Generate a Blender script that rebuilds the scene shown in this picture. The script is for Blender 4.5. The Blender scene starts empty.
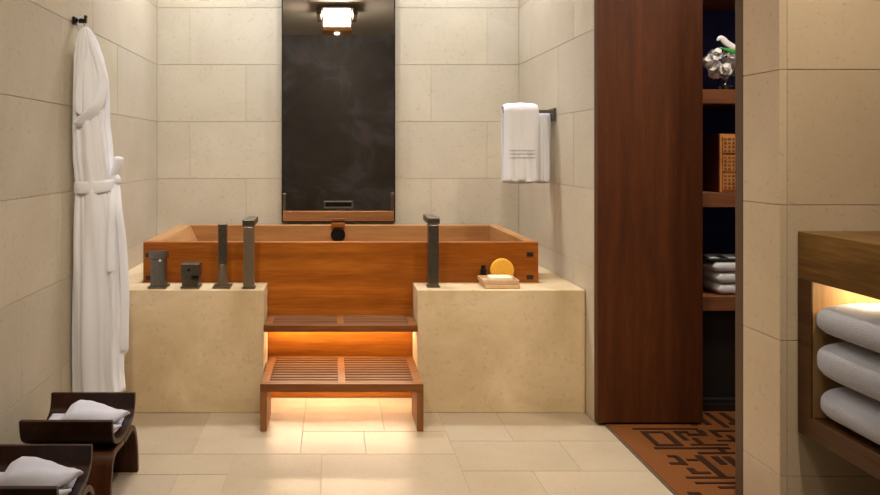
import bpy, bmesh, math, random
from mathutils import Vector, Matrix, noise
random.seed(7)
PI = math.pi
COL = bpy.context.scene.collection

# ------------------------------------------------------------------ materials
def new_mat(name):
    m = bpy.data.materials.new(name); m.use_nodes = True
    nt = m.node_tree; nt.nodes.clear()
    out = nt.nodes.new('ShaderNodeOutputMaterial')
    b = nt.nodes.new('ShaderNodeBsdfPrincipled')
    nt.links.new(b.outputs[0], out.inputs[0])
    return m, nt, b

def N(nt, typ, **kw):
    n = nt.nodes.new(typ)
    for k, v in kw.items(): setattr(n, k, v)
    return n

def ramp(nt, stops):
    r = nt.nodes.new('ShaderNodeValToRGB')
    e = r.color_ramp.elements
    while len(e) > 1: e.remove(e[0])
    e[0].position = stops[0][0]; e[0].color = (*stops[0][1], 1)
    for p, c in stops[1:]:
        x = e.new(p); x.color = (*c, 1)
    return r

def coords(nt, scale=(1,1,1), rot=(0,0,0)):
    tc = nt.nodes.new('ShaderNodeTexCoord'); mp = nt.nodes.new('ShaderNodeMapping')
    mp.inputs['Scale'].default_value = scale; mp.inputs['Rotation'].default_value = rot
    nt.links.new(tc.outputs['Object'], mp.inputs['Vector'])
    return mp

def plain(name, col, rough=.5, metal=0, spec=.5, bump=0, bscale=200, var=0, **kw):
    m, nt, b = new_mat(name)
    b.inputs['Base Color'].default_value = (*col, 1)
    b.inputs['Roughness'].default_value = rough
    b.inputs['Metallic'].default_value = metal
    b.inputs['Specular IOR Level'].default_value = spec
    for k, v in kw.items(): b.inputs[k.replace('_', ' ')].default_value = v
    mp = coords(nt)
    n = N(nt, 'ShaderNodeTexNoise'); n.inputs['Scale'].default_value = bscale; n.inputs['Detail'].default_value = 3
    nt.links.new(mp.outputs[0], n.inputs['Vector'])
    if var:
        lo = tuple(max(0, c*(1-var)) for c in col); hi = tuple(min(1, c*(1+var)) for c in col)
        r = ramp(nt, [(.3, lo), (.7, hi)])
        nt.links.new(n.outputs['Fac'], r.inputs[0]); nt.links.new(r.outputs[0], b.inputs['Base Color'])
    if bump:
        bp = N(nt, 'ShaderNodeBump'); bp.inputs['Strength'].default_value = bump; bp.inputs['Distance'].default_value = .002
        nt.links.new(n.outputs['Fac'], bp.inputs['Height']); nt.links.new(bp.outputs[0], b.inputs['Normal'])
    return m

def wood(name, dark, mid, light, axis='X', rough=.42, fine=1.0, rot=(0,0,0), spec=.28):
    m, nt, b = new_mat(name)
    s = {'X': (1.2, 16, 16), 'Y': (16, 1.2, 16), 'Z': (16, 16, 1.2)}[axis]
    mp = coords(nt, tuple(v*fine for v in s), rot)
    n1 = N(nt, 'ShaderNodeTexNoise'); n1.inputs['Scale'].default_value = 1.0
    n1.inputs['Detail'].default_value = 6; n1.inputs['Roughness'].default_value = .62; n1.inputs['Distortion'].default_value = .5
    nt.links.new(mp.outputs[0], n1.inputs['Vector'])
    n2 = N(nt, 'ShaderNodeTexNoise'); n2.inputs['Scale'].default_value = 7.0; n2.inputs['Detail'].default_value = 3
    nt.links.new(mp.outputs[0], n2.inputs['Vector'])
    mx = N(nt, 'ShaderNodeMath', operation='MULTIPLY_ADD'); mx.inputs[1].default_value = .35; 
    nt.links.new(n2.outputs['Fac'], mx.inputs[0])
    m2 = N(nt, 'ShaderNodeMath', operation='MULTIPLY'); m2.inputs[1].default_value = .75
    nt.links.new(n1.outputs['Fac'], m2.inputs[0]); nt.links.new(m2.outputs[0], mx.inputs[2])
    b.inputs['Specular IOR Level'].default_value = spec
    r = ramp(nt, [(.34, dark), (.53, mid), (.72, light)])
    nt.links.new(mx.outputs[0], r.inputs[0]); nt.links.new(r.outputs[0], b.inputs['Base Color'])
    b.inputs['Roughness'].default_value = rough
    bp = N(nt, 'ShaderNodeBump'); bp.inputs['Strength'].default_value = .12; bp.inputs['Distance'].default_value = .002
    nt.links.new(n2.outputs['Fac'], bp.inputs['Height']); nt.links.new(bp.outputs[0], b.inputs['Normal'])
    return m

def stone(name, a, c, rough=.5, tone=True, pit=True):
    m, nt, b = new_mat(name)
    mp = coords(nt)
    n1 = N(nt, 'ShaderNodeTexNoise'); n1.inputs['Scale'].default_value = 3.2; n1.inputs['Detail'].default_value = 7; n1.inputs['Roughness'].default_value = .6
    n1.inputs['Distortion'].default_value = .6
    nt.links.new(mp.outputs[0], n1.inputs['Vector'])
    r1 = ramp(nt, [(.3, a), (.7, c)])
    nt.links.new(n1.outputs['Fac'], r1.inputs[0])
    # small fossils and pits
    n2 = N(nt, 'ShaderNodeTexNoise'); n2.inputs['Scale'].default_value = 55; n2.inputs['Detail'].default_value = 4; n2.inputs['Roughness'].default_value = .7
    nt.links.new(mp.outputs[0], n2.inputs['Vector'])
    r2 = ramp(nt, [(.30, (.80,.77,.72)), (.42, (1,1,1)), (.62, (1,1,1)), (.72, (1.06,1.05,1.03))])
    nt.links.new(n2.outputs['Fac'], r2.inputs[0])
    mu = N(nt, 'ShaderNodeMix', data_type='RGBA', blend_type='MULTIPLY'); mu.inputs[0].default_value = 1
    nt.links.new(r1.outputs[0], mu.inputs[6]); nt.links.new(r2.outputs[0], mu.inputs[7])
    last = mu
    if pit:
        n3 = N(nt, 'ShaderNodeTexNoise'); n3.inputs['Scale'].default_value = 9; n3.inputs['Detail'].default_value = 5; n3.inputs['Roughness'].default_value = .75; n3.inputs['Distortion'].default_value = 1.2
        nt.links.new(mp.outputs[0], n3.inputs['Vector'])
        r3 = ramp(nt, [(.27, (.70,.62,.52)), (.33, (1,1,1))])
        nt.links.new(n3.outputs['Fac'], r3.inputs[0])
        m3 = N(nt, 'ShaderNodeMix', data_type='RGBA', blend_type='MULTIPLY'); m3.inputs[0].default_value = .8
        nt.links.new(last.outputs[2], m3.inputs[6]); nt.links.new(r3.outputs[0], m3.inputs[7]); last = m3
    if tone:
        at = N(nt, 'ShaderNodeVertexColor', layer_name='tone')
        m4 = N(nt, 'ShaderNodeMix', data_type='RGBA', blend_type='MULTIPLY'); m4.inputs[0].default_value = 1
        nt.links.new(last.outputs[2], m4.inputs[6]); nt.links.new(at.outputs[0], m4.inputs[7]); last = m4
    nt.links.new(last.outputs[2], b.inputs['Base Color'])
    b.inputs['Roughness'].default_value = rough
    bp = N(nt, 'ShaderNodeBump'); bp.inputs['Strength'].default_value = .08; bp.inputs['Distance'].default_value = .002
    nt.links.new(n2.outputs['Fac'], bp.inputs['Height']); nt.links.new(bp.outputs[0], b.inputs['Normal'])
    return m

def emit(name, col, strength, base=(.8,.8,.8)):
    m, nt, b = new_mat(name)
    b.inputs['Base Color'].default_value = (*base, 1)
    b.inputs['Emission Color'].default_value = (*col, 1)
    b.inputs['Emission Strength'].default_value = strength
    return m

def terry(name, col=(.88,.88,.93), scale=420, strength=.55):
    m, nt, b = new_mat(name)
    mp = coords(nt)
    v = N(nt, 'ShaderNodeTexVoronoi'); v.inputs['Scale'].default_value = scale
    n = N(nt, 'ShaderNodeTexNoise'); n.inputs['Scale'].default_value = 60; n.inputs['Detail'].default_value = 4
    nt.links.new(mp.outputs[0], v.inputs['Vector']); nt.links.new(mp.outputs[0], n.inputs['Vector'])
    ad = N(nt, 'ShaderNodeMath', operation='ADD'); nt.links.new(v.outputs['Distance'], ad.inputs[0]); nt.links.new(n.outputs['Fac'], ad.inputs[1])
    bp = N(nt, 'ShaderNodeBump'); bp.inputs['Strength'].default_value = strength; bp.inputs['Distance'].default_value = .003
    nt.links.new(ad.outputs[0], bp.inputs['Height']); nt.links.new(bp.outputs[0], b.inputs['Normal'])
    b.inputs['Base Color'].default_value = (*col, 1); b.inputs['Roughness'].default_value = .95
    b.inputs['Specular IOR Level'].default_value = .1
    b.inputs['Sheen Weight'].default_value = .25
    return m

M = {}
M['stone'] = stone('limestone', (.62,.535,.405), (.70,.615,.485), rough=.48)
M['stone_warm'] = stone('warm_limestone', (.66,.515,.35), (.74,.585,.41), rough=.48)
M['stone_deck'] = stone('limestone_deck', (.53,.39,.215), (.74,.58,.375), rough=.5, tone=False)
M['stone_floor'] = stone('limestone_floor', (.43,.345,.25), (.50,.41,.305), rough=.30)
M['grout'] = plain('grout', (.40,.33,.24), .9)
M['grout_light'] = plain('grout_light', (.52,.44,.33), .9)
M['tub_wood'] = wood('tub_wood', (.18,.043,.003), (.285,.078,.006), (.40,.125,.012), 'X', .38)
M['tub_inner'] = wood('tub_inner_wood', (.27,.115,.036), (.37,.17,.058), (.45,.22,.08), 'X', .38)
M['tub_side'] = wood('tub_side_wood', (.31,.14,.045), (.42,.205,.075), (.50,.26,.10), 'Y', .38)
M['step_wood'] = wood('step_wood', (.11,.034,.008), (.17,.056,.014), (.24,.09,.025), 'X', .4)
M['step_leg'] = wood('step_leg_wood', (.15,.053,.013), (.22,.082,.022), (.29,.12,.035), 'Z', .42)
M['slat_wood'] = wood('slat_wood', (.12,.048,.018), (.17,.070,.028), (.23,.10,.042), 'X', .42)
M['stool_wood'] = wood('stool_wood', (.008,.0025,.001), (.020,.006,.002), (.045,.013,.004), 'Y', .38)
M['stool_leg'] = wood('stool_leg_wood', (.025,.008,.002), (.048,.015,.005), (.08,.027,.009), 'Z', .38)
M['door_wood'] = wood('door_wood', (.045,.011,.0018), (.070,.0175,.003), (.100,.027,.005), 'Z', .55, fine=1.6)
M['shelf_wood'] = wood('shelf_wood', (.15,.055,.022), (.22,.085,.036), (.28,.115,.05), 'X', .45)
M['jamb'] = plain('dark_bronze_jamb', (.10,.058,.032), .5, 0)
M['dark'] = plain('dark_lacquer', (.010,.008,.008), .5)
M['navy'] = plain('navy_panel', (.025,.040,.20), .6, var=.1, bscale=20)
M['bronze'] = plain('brushed_bronze', (.19,.165,.13), .33, .9, var=.12, bscale=60)
M['bronze_light'] = plain('brushed_bronze_light', (.24,.18,.115), .38, .6)
M['black'] = plain('black_metal', (.012,.011,.011), .35, .6)
M['white_terry'] = terry('white_terry')
M['towel'] = terry('white_towel', (.80,.80,.84), 350)
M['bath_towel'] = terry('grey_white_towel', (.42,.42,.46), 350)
M['towel_band'] = plain('towel_band', (.56,.56,.59), .9, bump=.2)
M['napkin'] = plain('white_cotton', (.50,.49,.56), .9, bump=.25, bscale=350, Sheen_Weight=.2)
M['ceiling'] = plain('ceiling_paint', (.78,.75,.68), .5)
M['mirror'] = plain('mirror_glass', (.93,.92,.90), .015, 1.0)
M['counter'] = wood('vein_stone', (.06,.022,.002), (.135,.062,.009), (.24,.13,.03), 'Y', .35, rot=(math.radians(14),0,0))
M['vanity_wood'] = wood('vanity_wood', (.045,.016,.003), (.07,.026,.005), (.10,.04,.009), 'Y', .5)
M['vanity_end'] = wood('vanity_end_wood', (.30,.17,.07), (.40,.24,.10), (.48,.30,.14), 'Z', .45)
M['soap_tray'] = plain('pale_travertine_dish', (.60,.40,.22), .45, var=.12, bscale=40)
M['soap'] = plain('soap', (.80,.74,.55), .35)
M['sponge'] = plain('yellow_sponge', (.80,.40,.035), .8, bump=.8, bscale=180, var=.15)
M['box_wood'] = wood('carved_box_wood', (.44,.17,.045), (.60,.26,.08), (.72,.36,.13), 'X', .5)
M['box_dark'] = wood('box_side_wood', (.06,.012,.008), (.09,.018,.012), (.12,.026,.016), 'Y', .5)
M['box_carve'] = plain('carved_recess', (.24,.075,.025), .7)
M['carpet'] = plain('brown_carpet', (.15,.053,.015), .95, spec=.1, bump=.8, bscale=450, var=.14)
M['carpet_dark'] = plain('dark_carpet_pattern', (.030,.012,.006), .95, spec=.1, bump=.8, bscale=450, var=.2)
M['glass'] = plain('clear_glass', (.95,.97,.97), .03, 0, Transmission_Weight=1.0, IOR=1.45)
M['petal'] = plain('white_petal', (.80,.80,.82), .4, var=.06, bscale=30)
M['leaf'] = plain('green_leaf', (.03,.30,.05), .4, var=.3, bscale=60)
M['led'] = emit('warm_led', (1,.79,.51), 66)
M['shade'] = emit('lantern_glass', (1,.87,.70), 20.0)
M['bulb'] = emit('downlight_lens', (1,.84,.62), 9)
M['lamp_bronze'] = plain('lantern_bronze', (.075,.045,.022), .35, .8)
M['lamp_wood'] = plain('lantern_amber_base', (.55,.26,.055), .4)
M['striped'] = plain('black_cloth', (.015,.015,.018), .9)

def dark_panel():
    m, nt, b = new_mat('dark_bronze_panel')
    mp = coords(nt, (1,1,1))
    n = N(nt, 'ShaderNodeTexNoise'); n.inputs['Scale'].default_value = 1.5; n.inputs['Detail'].default_value = 8; n.inputs['Roughness'].default_value = .65; n.inputs['Distortion'].default_value = .8
    nt.links.new(mp.outputs[0], n.inputs['Vector'])
    r = ramp(nt, [(.36, (.10,.095,.098)), (.50, (.135,.128,.135)), (.60, (.20,.21,.26)), (.70, (.36,.21,.16))])  # bluish and reddish stops paint gloss reflections into the colour
    nt.links.new(n.outputs['Fac'], r.inputs[0]); nt.links.new(r.outputs[0], b.inputs['Base Color'])
    b.inputs['Roughness'].default_value = .45
    return m
M['panel'] = dark_panel()

# ------------------------------------------------------------------ helpers
class MB:
    def __init__(s): s.bm = bmesh.new(); s.mats = []; s.mi = 0
    def mat(s, m):
        if m not in s.mats: s.mats.append(m)
        s.mi = s.mats.index(m); return s
    def face(s, vs):
        try: f = s.bm.faces.new(vs); f.material_index = s.mi; return f
        except ValueError: return None
    def box(s, x0, x1, y0, y1, z0, z1):
        v = [s.bm.verts.new(p) for p in ((x0,y0,z0),(x1,y0,z0),(x1,y1,z0),(x0,y1,z0),(x0,y0,z1),(x1,y0,z1),(x1,y1,z1),(x0,y1,z1))]
        for q in ((3,2,1,0),(4,5,6,7),(0,1,5,4),(1,2,6,5),(2,3,7,6),(3,0,4,7)): s.face([v[i] for i in q])
        return v
    def prism(s, pts, a0, a1, axis='X'):
        """pts polygon in the plane normal to axis, extruded from a0 to a1"""
        def P(p, a):
            if axis == 'X': return (a, p[0], p[1])
            if axis == 'Y': return (p[0], a, p[1])
            return (p[0], p[1], a)
        A = [s.bm.verts.new(P(p, a0)) for p in pts]; B = [s.bm.verts.new(P(p, a1)) for p in pts]
        n = len(pts); s.face(A); s.face(B[::-1])
        for i in range(n): s.face([A[i], B[i], B[(i+1) % n], A[(i+1) % n]])
    def cyl(s, c0, c1, r0, r1=None, n=20):
        r1 = r0 if r1 is None else r1
        a, b = Vector(c0), Vector(c1); d = (b-a).normalized()
        u = d.orthogonal().normalized(); w = d.cross(u)
        A = [s.bm.verts.new(a + (u*math.cos(t)+w*math.sin(t))*r0) for t in [2*PI*i/n for i in range(n)]]
        B = [s.bm.verts.new(b + (u*math.cos(t)+w*math.sin(t))*r1) for t in [2*PI*i/n for i in range(n)]]
        s.face(A[::-1]); s.face(B)
        for i in range(n): s.face([A[i], A[(i+1) % n], B[(i+1) % n], B[i]])
    def loft(s, rings, cap=True, closed=True):
        R = [[s.bm.verts.new(p) for p in r] for r in rings]
        n = len(R[0])
        for a, b in zip(R[:-1], R[1:]):
            for i in range(n if closed else n-1): s.face([a[i], a[(i+1) % n], b[(i+1) % n], b[i]])
        if cap: s.face(R[0][::-1]); s.face(R[-1])
    def tube(s, pts, r, n=10):
        rings = []
        pts = [Vector(p) for p in pts]
        up = Vector((0.13,.2,1)).normalized()
        for i, p in enumerate(pts):
            d = (pts[min(i+1, len(pts)-1)] - pts[max(i-1, 0)]).normalized()
            u = d.cross(up)
            if u.length < .1: u = d.orthogonal()
            u.normalize(); w = d.cross(u)
            rr = r[i] if isinstance(r, (list, tuple)) else r
            rings.append([p + (u*math.cos(t)+w*math.sin(t))*rr for t in [2*PI*k/n for k in range(n)]])
        s.loft(rings)
    def build(s, name, material=None, parent=None, bevel=0, smooth=False, subsurf=0, origin=None, seg=2):
        bmesh.ops.recalc_face_normals(s.bm, faces=s.bm.faces)
        me = bpy.data.meshes.new(name)
        if parent is not None: off = Vector(parent['_w'])
        elif origin is not None and origin != 'base': off = Vector(origin)
        else: off = Vector((0,0,0))
        if origin == 'base':
            vs = [v.co for v in s.bm.verts]
            off = Vector(((min(v.x for v in vs)+max(v.x for v in vs))/2, (min(v.y for v in vs)+max(v.y for v in vs))/2, min(v.z for v in vs)))
        bmesh.ops.translate(s.bm, verts=s.bm.verts, vec=-off)
        s.bm.to_mesh(me); s.bm.free()
        if material is not None: me.materials.append(material)
        for m in s.mats: me.materials.append(m)
        o = bpy.data.objects.new(name, me); COL.objects.link(o)
        if parent is not None:
            o.parent = parent; o['_w'] = list(off)
        else: o.location = off; o['_w'] = list(off)
        if smooth:
            for p in me.polygons: p.use_smooth = True
        if bevel:
            b = o.modifiers.new('bevel', 'BEVEL'); b.width = bevel; b.segments = seg; b.limit_method = 'ANGLE'; b.angle_limit = math.radians(40)
        if subsurf:
            b = o.modifiers.new('sub', 'SUBSURF'); b.levels = subsurf; b.render_levels = subsurf
        return o

def thing(name, label, cat, loc, group=None):
    o = bpy.data.objects.new(name, None); COL.objects.link(o)
    o.location = loc; o.empty_display_size = .1; o['_w'] = list(loc)
    o['label'] = label; o['category'] = cat
    if group: o['group'] = group
    return o
def tag(o, label, cat, group=None):
    o['label'] = label; o['category'] = cat
    if group: o['group'] = group
    return o
def struct(o, label=None):
    o['kind'] = 'structure'
    if label: o['label'] = label
    return o
def catmull(pts, n=6):
    out = []
    P = [pts[0]] + list(pts) + [pts[-1]]
    for i in range(1, len(P)-2):
        p0, p1, p2, p3 = [Vector(p) for p in P[i-1:i+3]]
        for k in range(n):
            t = k/n
            out.append(.5*((2*p1)+(-p0+p2)*t+(2*p0-5*p1+4*p2-p3)*t*t+(-p0+3*p1-3*p2+p3)*t**3))
    out.append(Vector(pts[-1])); return out
def cxy(z, tbl):
    """linear interpolation in a table [(z, a, b..)]"""
    if z <= tbl[0][0]: return tbl[0][1:]
    for p, q in zip(tbl[:-1], tbl[1:]):
        if z <= q[0]:
            t = (z-p[0])/(q[0]-p[0]); t = t*t*(3-2*t)*.5 + t*.5
            return tuple(a+(b-a)*t for a, b in zip(p[1:], q[1:]))
    return tbl[-1][1:]

# ------------------------------------------------------------------ slab-clad walls
G = .0011
def slab_mesh(name, rects, fn, stone_m, grout_m, back, spread=.016, gap=G):
    """rects (u0,u1,v0,v1); fn(u,v,w) -> point, w = distance in front of the grout; back = box behind"""
    mb = MB(); bm = mb.bm
    lay = bm.loops.layers.color.new('tone')
    mb.mats = [stone_m, grout_m]
    mb.mi = 1
    if back: mb.box(*back)
    mb.mi = 0
    rnd = random.Random(sum(ord(c) for c in name))
    for (u0, u1, v0, v1) in rects:
        t = 1 + rnd.uniform(-spread, spread); w = rnd.uniform(-.025, .02)
        c = (min(1, t*.94), min(1, t*(.94+w*.15)), min(1, t*(.93+w*.5)), 1)
        o = [bm.verts.new(fn(*p, 0)) for p in ((u0+gap,v0+gap),(u1-gap,v0+gap),(u1-gap,v1-gap),(u0+gap,v1-gap))]
        g = gap*1.7
        i = [bm.verts.new(fn(*p, .002)) for p in ((u0+g,v0+g),(u1-g,v0+g),(u1-g,v1-g),(u0+g,v1-g))]
        fs = [mb.face(i)] + [mb.face([o[k], o[(k+1) % 4], i[(k+1) % 4], i[k]]) for k in range(4)]
        for f in fs:
            for l in f.loops: l[lay] = c
    return struct(mb.build(name))

def rows(z0, z1, base, h):
    k = math.floor((z0-base)/h); out = []
    while base+k*h < z1-1e-4:
        a, b = max(z0, base+k*h), min(z1, base+(k+1)*h)
        if b-a > .004: out.append((k, a, b))
        k += 1
    return out
def run(u0, u1, js):
    js = sorted(j for j in js if u0+.02 < j < u1-.02)
    e = [u0]+js+[u1]; return list(zip(e[:-1], e[1:]))

HC = 2.70; YB = 4.19; XL = -1.013; XR = 1.07; YF = -1.55
rects = []
for k, a, b in rows(0, HC, -.0295, .3275):
    js = [-.823, -.17, .23, .886] if k % 2 else [-.50, .03, .564]
    for u0, u1 in run(XL, XR, js): rects.append((u0, u1, a, b))
slab_mesh('wall_back', rects, lambda u, v, w: (u, YB-w+.002, v), M['stone'], M['grout_light'], (XL-.1, XR+.1, YB+.002, YB+.10, 0, HC))
rects = []
for k, a, b in rows(0, HC, -.0295, .3275):
    js = [3.42-.70*i for i in range(9)] if k % 2 == 0 else [3.07-.70*i for i in range(9)]
    for u0, u1 in run(YF, YB, js): rects.append((u0, u1, a, b))
slab_mesh('wall_left', rects, lambda u, v, w: (XL+w-.002, u, v), M['stone'], M['grout_light'], (XL-.10, XL-.002, YF, YB, 0, HC), .028)
rects = []
for k, a, b in rows(0, HC, -.0295, .3275):
    js = [3.46] if k % 2 == 0 else [3.24, 3.94]
    for u0, u1 in run(2.985, YB, js): rects.append((u0, u1, a, b))
slab_mesh('wall_right', rects, lambda u, v, w: (XR-w+.002, u, v), M['stone'], M['grout_light'], (XR+.002, XR+.10, 2.985, YB, 0, HC), .028)

# wall between the vanity and the doorway: a left-facing return and a camera-facing face
XP, YV, YJ = 1.295, 2.11, 2.30
mbw = []
rects = []
for k, a, b in rows(0, HC, .163-.393, .393): rects.append((YV, YJ, a, b))
slab_mesh('wall_doorway', rects, lambda u, v, w: (XP-w+.002, u, v), M['stone_warm'], M['grout'], (XP+.002, XP+.016, YV+.001, YJ, 0, HC), .02)
rects = []
for k, a, b in rows(0, HC, .163-.393, .393):
    js = [XP+.0215, 1.98]
    for u0, u1 in run(XP, 2.05, js): rects.append((u0, u1, a, b))
slab_mesh('wall_vanity', rects, lambda u, v, w: (u, YV-w+.002, v), M['stone_warm'], M['grout'], (XP+.017, 2.15, YV+.002, YJ, 0, HC), .03)
# right side wall behind the vanity
rects = []
for k, a, b in rows(0, HC, .163-.393, .393):
    js = [1.6-.66*i-(k % 2)*.33 for i in range(6)]
    for u0, u1 in run(YF, YV, js): rects.append((u0, u1, a, b))
slab_mesh('wall_east', rects, lambda u, v, w: (2.05-w+.002, u, v), M['stone_warm'], M['grout'], (2.052, 2.15, YF, YV-.001, 0, HC), .04)

# floor tiles
F = [(XL,-.518,2.66,3.08),(-.518,-.12,2.66,3.28),(XL,-.361,2.49,2.66),(XL,-.529,2.15,2.49),(-.529,-.361,2.15,2.49),
     (-.361,-.041,2.20,2.66),(-.12,.203,2.877,3.28),(-.12,.121,2.66,2.877),(.121,.445,2.66,2.877),(.203,.445,2.877,3.28),
     (-.041,.445,2.20,2.66),(.445,.69,2.78,3.28),(.69,1.10,2.78,3.28),(.445,.86,2.518,2.78),(.86,1.10,2.518,2.78),
     (.445,.69,2.10,2.518),(.69,1.10,2.10,2.518),(XL,-.361,2.10,2.15),(-.361,.445,2.10,2.20),(XL,1.10,3.28,YB),(XL,-.518,3.08,3.28)]
y = 2.10; k = 0
while y > YF:
    y0 = max(YF, y-.42)
    for u0, u1 in run(XL, 1.10, [XL+.3+.66*i+(k % 2)*.33 for i in range(6)]): F.append((u0, u1, y0, y))
    if y < YV+.01 or True:
        for u0, u1 in run(1.10, 2.05, [1.62+(k % 2)*.2]):
            if y <= 2.10: F.append((u0, u1, y0, y))
    y = y0; k += 1
fl = slab_mesh('floor', F, lambda u, v, w: (u, v, w-.002), M['stone_floor'], M['grout'], (XL-.1, 2.6, YF-.1, YB+.1, -.06, -.002), .022, .0012)
mb = MB(); mb.box(XL-.1, 2.6, YF-.1, YB+.1, HC, HC+.08); struct(mb.build('ceiling', M['ceiling']))
mb = MB(); mb.box(XL-.1, 2.15, YF-.10, YF, 0, HC)
for x in (-.05,):
    mb.box(x-.003, x+.003, YF, YF+.002, 0, HC)
struct(mb.build('wall_front', M['panel']), 'dark bronze wall mottled with painted gloss reflections, seen in the mirror')
# dressing closet shell
mb = MB(); mb.box(2.50, 2.58, YJ, 3.62, 0, HC); struct(mb.build('wall_closet_side', M['navy']))
mb = MB(); mb.box(1.18, 2.50, 3.60, 3.66, 0, HC); struct(mb.build('wall_closet_back', M['navy']))
mb = MB(); mb.box(2.151, 2.50, YJ-.05, YJ, 0, HC); struct(mb.build('wall_closet_front', M['navy']))
# jamb and threshold
mb = MB(); mb.box(XP, XP+.06, YJ+.001, YJ+.045, 0, HC); struct(mb.build('trim_1', M['jamb'], bevel=.002), 'dark bronze door jamb')
mb = MB(); mb.box(1.096, 1.104, 1.98, 2.93, .0005, .006); mb.box(1.104, 1.30, 2.0, YJ+.0, .0005, .004)
struct(mb.build('trim_2', M['jamb']), 'thin dark threshold strip between stone and carpet')
# sliding wooden door panel
mb = MB(); mb.box(1.066, 1.489, 2.93, 2.972, .014, HC-.002)
struct(mb.build('door_1', M['door_wood'], bevel=.002), 'tall dark brown wooden sliding door panel')

# ------------------------------------------------------------------ carpet
t = thing('carpet', 'brown carpet with dark fretwork pattern beyond the doorway threshold', 'carpet', (1.7, 2.7, .0))
mb = MB(); mb.box(1.106, 2.49, YJ+.047, 3.084, 0, .006); mb.box(1.106, XP-.002, 2.02, YJ+.047, 0, .006)
mb.build('pile', M['carpet'], t)
pat = [(1.187,1.444,2.878,2.890),(1.205,1.296,2.842,2.856),(1.205,1.225,2.73,2.842),(1.205,1.31,2.715,2.732),(1.285,1.31,2.732,2.842),
 (1.335,1.355,2.77,2.86),(1.355,1.39,2.842,2.86),(1.375,1.45,2.815,2.835),(1.43,1.455,2.835,2.87),(1.375,1.395,2.74,2.79),(1.48,1.50,2.80,2.87),(1.50,1.62,2.855,2.87),(1.52,1.54,2.75,2.82),
 (1.34,1.48,2.722,2.732),(1.46,1.62,2.76,2.772),(1.56,1.585,2.66,2.75),(1.42,1.44,2.66,2.70),
 (1.19,1.47,2.688,2.702),(1.33,1.62,2.645,2.657),(1.205,1.24,2.615,2.63),(1.225,1.245,2.55,2.62),(1.185,1.225,2.555,2.57),(1.26,1.30,2.585,2.60),(1.225,1.25,2.48,2.525),(1.25,1.29,2.48,2.495),
 (1.305,1.33,2.46,2.63),(1.40,1.43,2.53,2.62),(1.43,1.49,2.53,2.545),(1.36,1.385,2.555,2.62),(1.42,1.44,2.455,2.51),
 (1.19,1.46,2.445,2.457),(1.20,1.56,2.405,2.417),(1.26,1.46,2.372,2.385),(1.14,1.18,2.33,2.345),
 (1.44,1.465,2.92,3.03),(1.50,1.525,2.93,3.05),(1.56,1.58,2.90,3.06),(1.60,1.70,2.93,2.95),(1.62,1.645,2.96,3.06),(1.68,1.70,2.60,2.90),(1.72,1.90,2.88,2.90),(1.74,1.76,2.60,2.86),(1.80,1.95,2.70,2.72),(1.80,1.82,2.75,2.86),(1.50,1.54,2.45,2.58),(1.60,1.62,2.40,2.60),(1.66,1.9,2.50,2.52),(1.12,1.145,2.08,2.2),(1.12,1.22,2.04,2.055),(1.2,1.22,2.06,2.2),(1.15,1.28,2.27,2.285)]
mb = MB()
for x0, x1, y0, y1 in pat: mb.box(x0, x1, y0, y1, .005, .0085)
mb.build('woven_pattern', M['carpet_dark'], t)['label'] = 'dark brown fretwork pattern'

# ------------------------------------------------------------------ tub deck blocks
def deck(name, outer, inner, front_gap, label):
    mb = MB()
    s = 1 if inner > outer else -1
    side = -.858 if s > 0 else .928
    pts = [(outer, 3.08), (front_gap, 3.08), (front_gap, 3.262), (side, 3.262), (side, YB-.002), (outer, YB-.002)]
    mb.prism(pts, 0, .52, 'Z')
    return tag(mb.build(name, M['stone_deck'], bevel=.003, origin='base'), label, 'tub deck', 'limestone tub deck blocks')
deck('stone_deck', XL+.002, 0, -.293, 'cream limestone tub deck block left of the steps carrying four fixtures')
deck('stone_deck', XR-.002, -9, .357, 'cream limestone tub deck block right of the steps carrying the soap dish')

# ------------------------------------------------------------------ bathtub
TX0, TX1, TY0, TY1, TZ = -.853, .923, 3.27, 4.075, .70
t = thing('bathtub', 'rectangular wooden soaking tub with dark corner pegs set in limestone deck', 'bathtub', (.035, 3.67, 0))
mb = MB(); mb.box(TX0, TX1, TY0, TY0+.04, .001, TZ)
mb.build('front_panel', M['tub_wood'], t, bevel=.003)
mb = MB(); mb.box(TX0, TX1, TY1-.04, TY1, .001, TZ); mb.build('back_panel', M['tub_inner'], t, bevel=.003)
mb = MB(); mb.box(-.74, TX1-.056, TY0+.0405, TY0+.045, .10, TZ-.003); mb.build('inner_lining', M['tub_inner'], t)
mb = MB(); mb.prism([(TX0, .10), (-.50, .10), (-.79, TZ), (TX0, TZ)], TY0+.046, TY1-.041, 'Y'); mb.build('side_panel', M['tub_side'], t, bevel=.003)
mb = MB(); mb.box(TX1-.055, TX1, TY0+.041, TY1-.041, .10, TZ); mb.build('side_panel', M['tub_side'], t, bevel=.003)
mb = MB(); mb.box(TX0, TX1, TY0+.041, TY1-.041, .04, .098); mb.build('tub_floor', M['tub_wood'], t)
for px, pz in ((149.2,255.2),(149.2,277.6),(530,254.4),(530,277.2)):
    x = (px-333)*3.27/728; z = 1.1-(pz-153)*3.27/728
    mb = MB(); mb.box(x-.015, x+.015, TY0-.0015, TY0+.02, z-.0095, z+.0095); mb.build('peg', M['dark'], t)['label'] = 'dark square corner peg'
mb = MB(); mb.cyl((.028, TY1-.055, .648), (.028, TY1-.0405, .648), .040, n=28); mb.build('overflow_drain', M['black'], t, bevel=.002)['label'] = 'round black overflow drain'
mb = MB(); mb.box(-.010, .066, TY1-.062, TY1-.0405, .690, .714); mb.build('overflow_lip', M['tub_wood'], t, bevel=.002)

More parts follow.
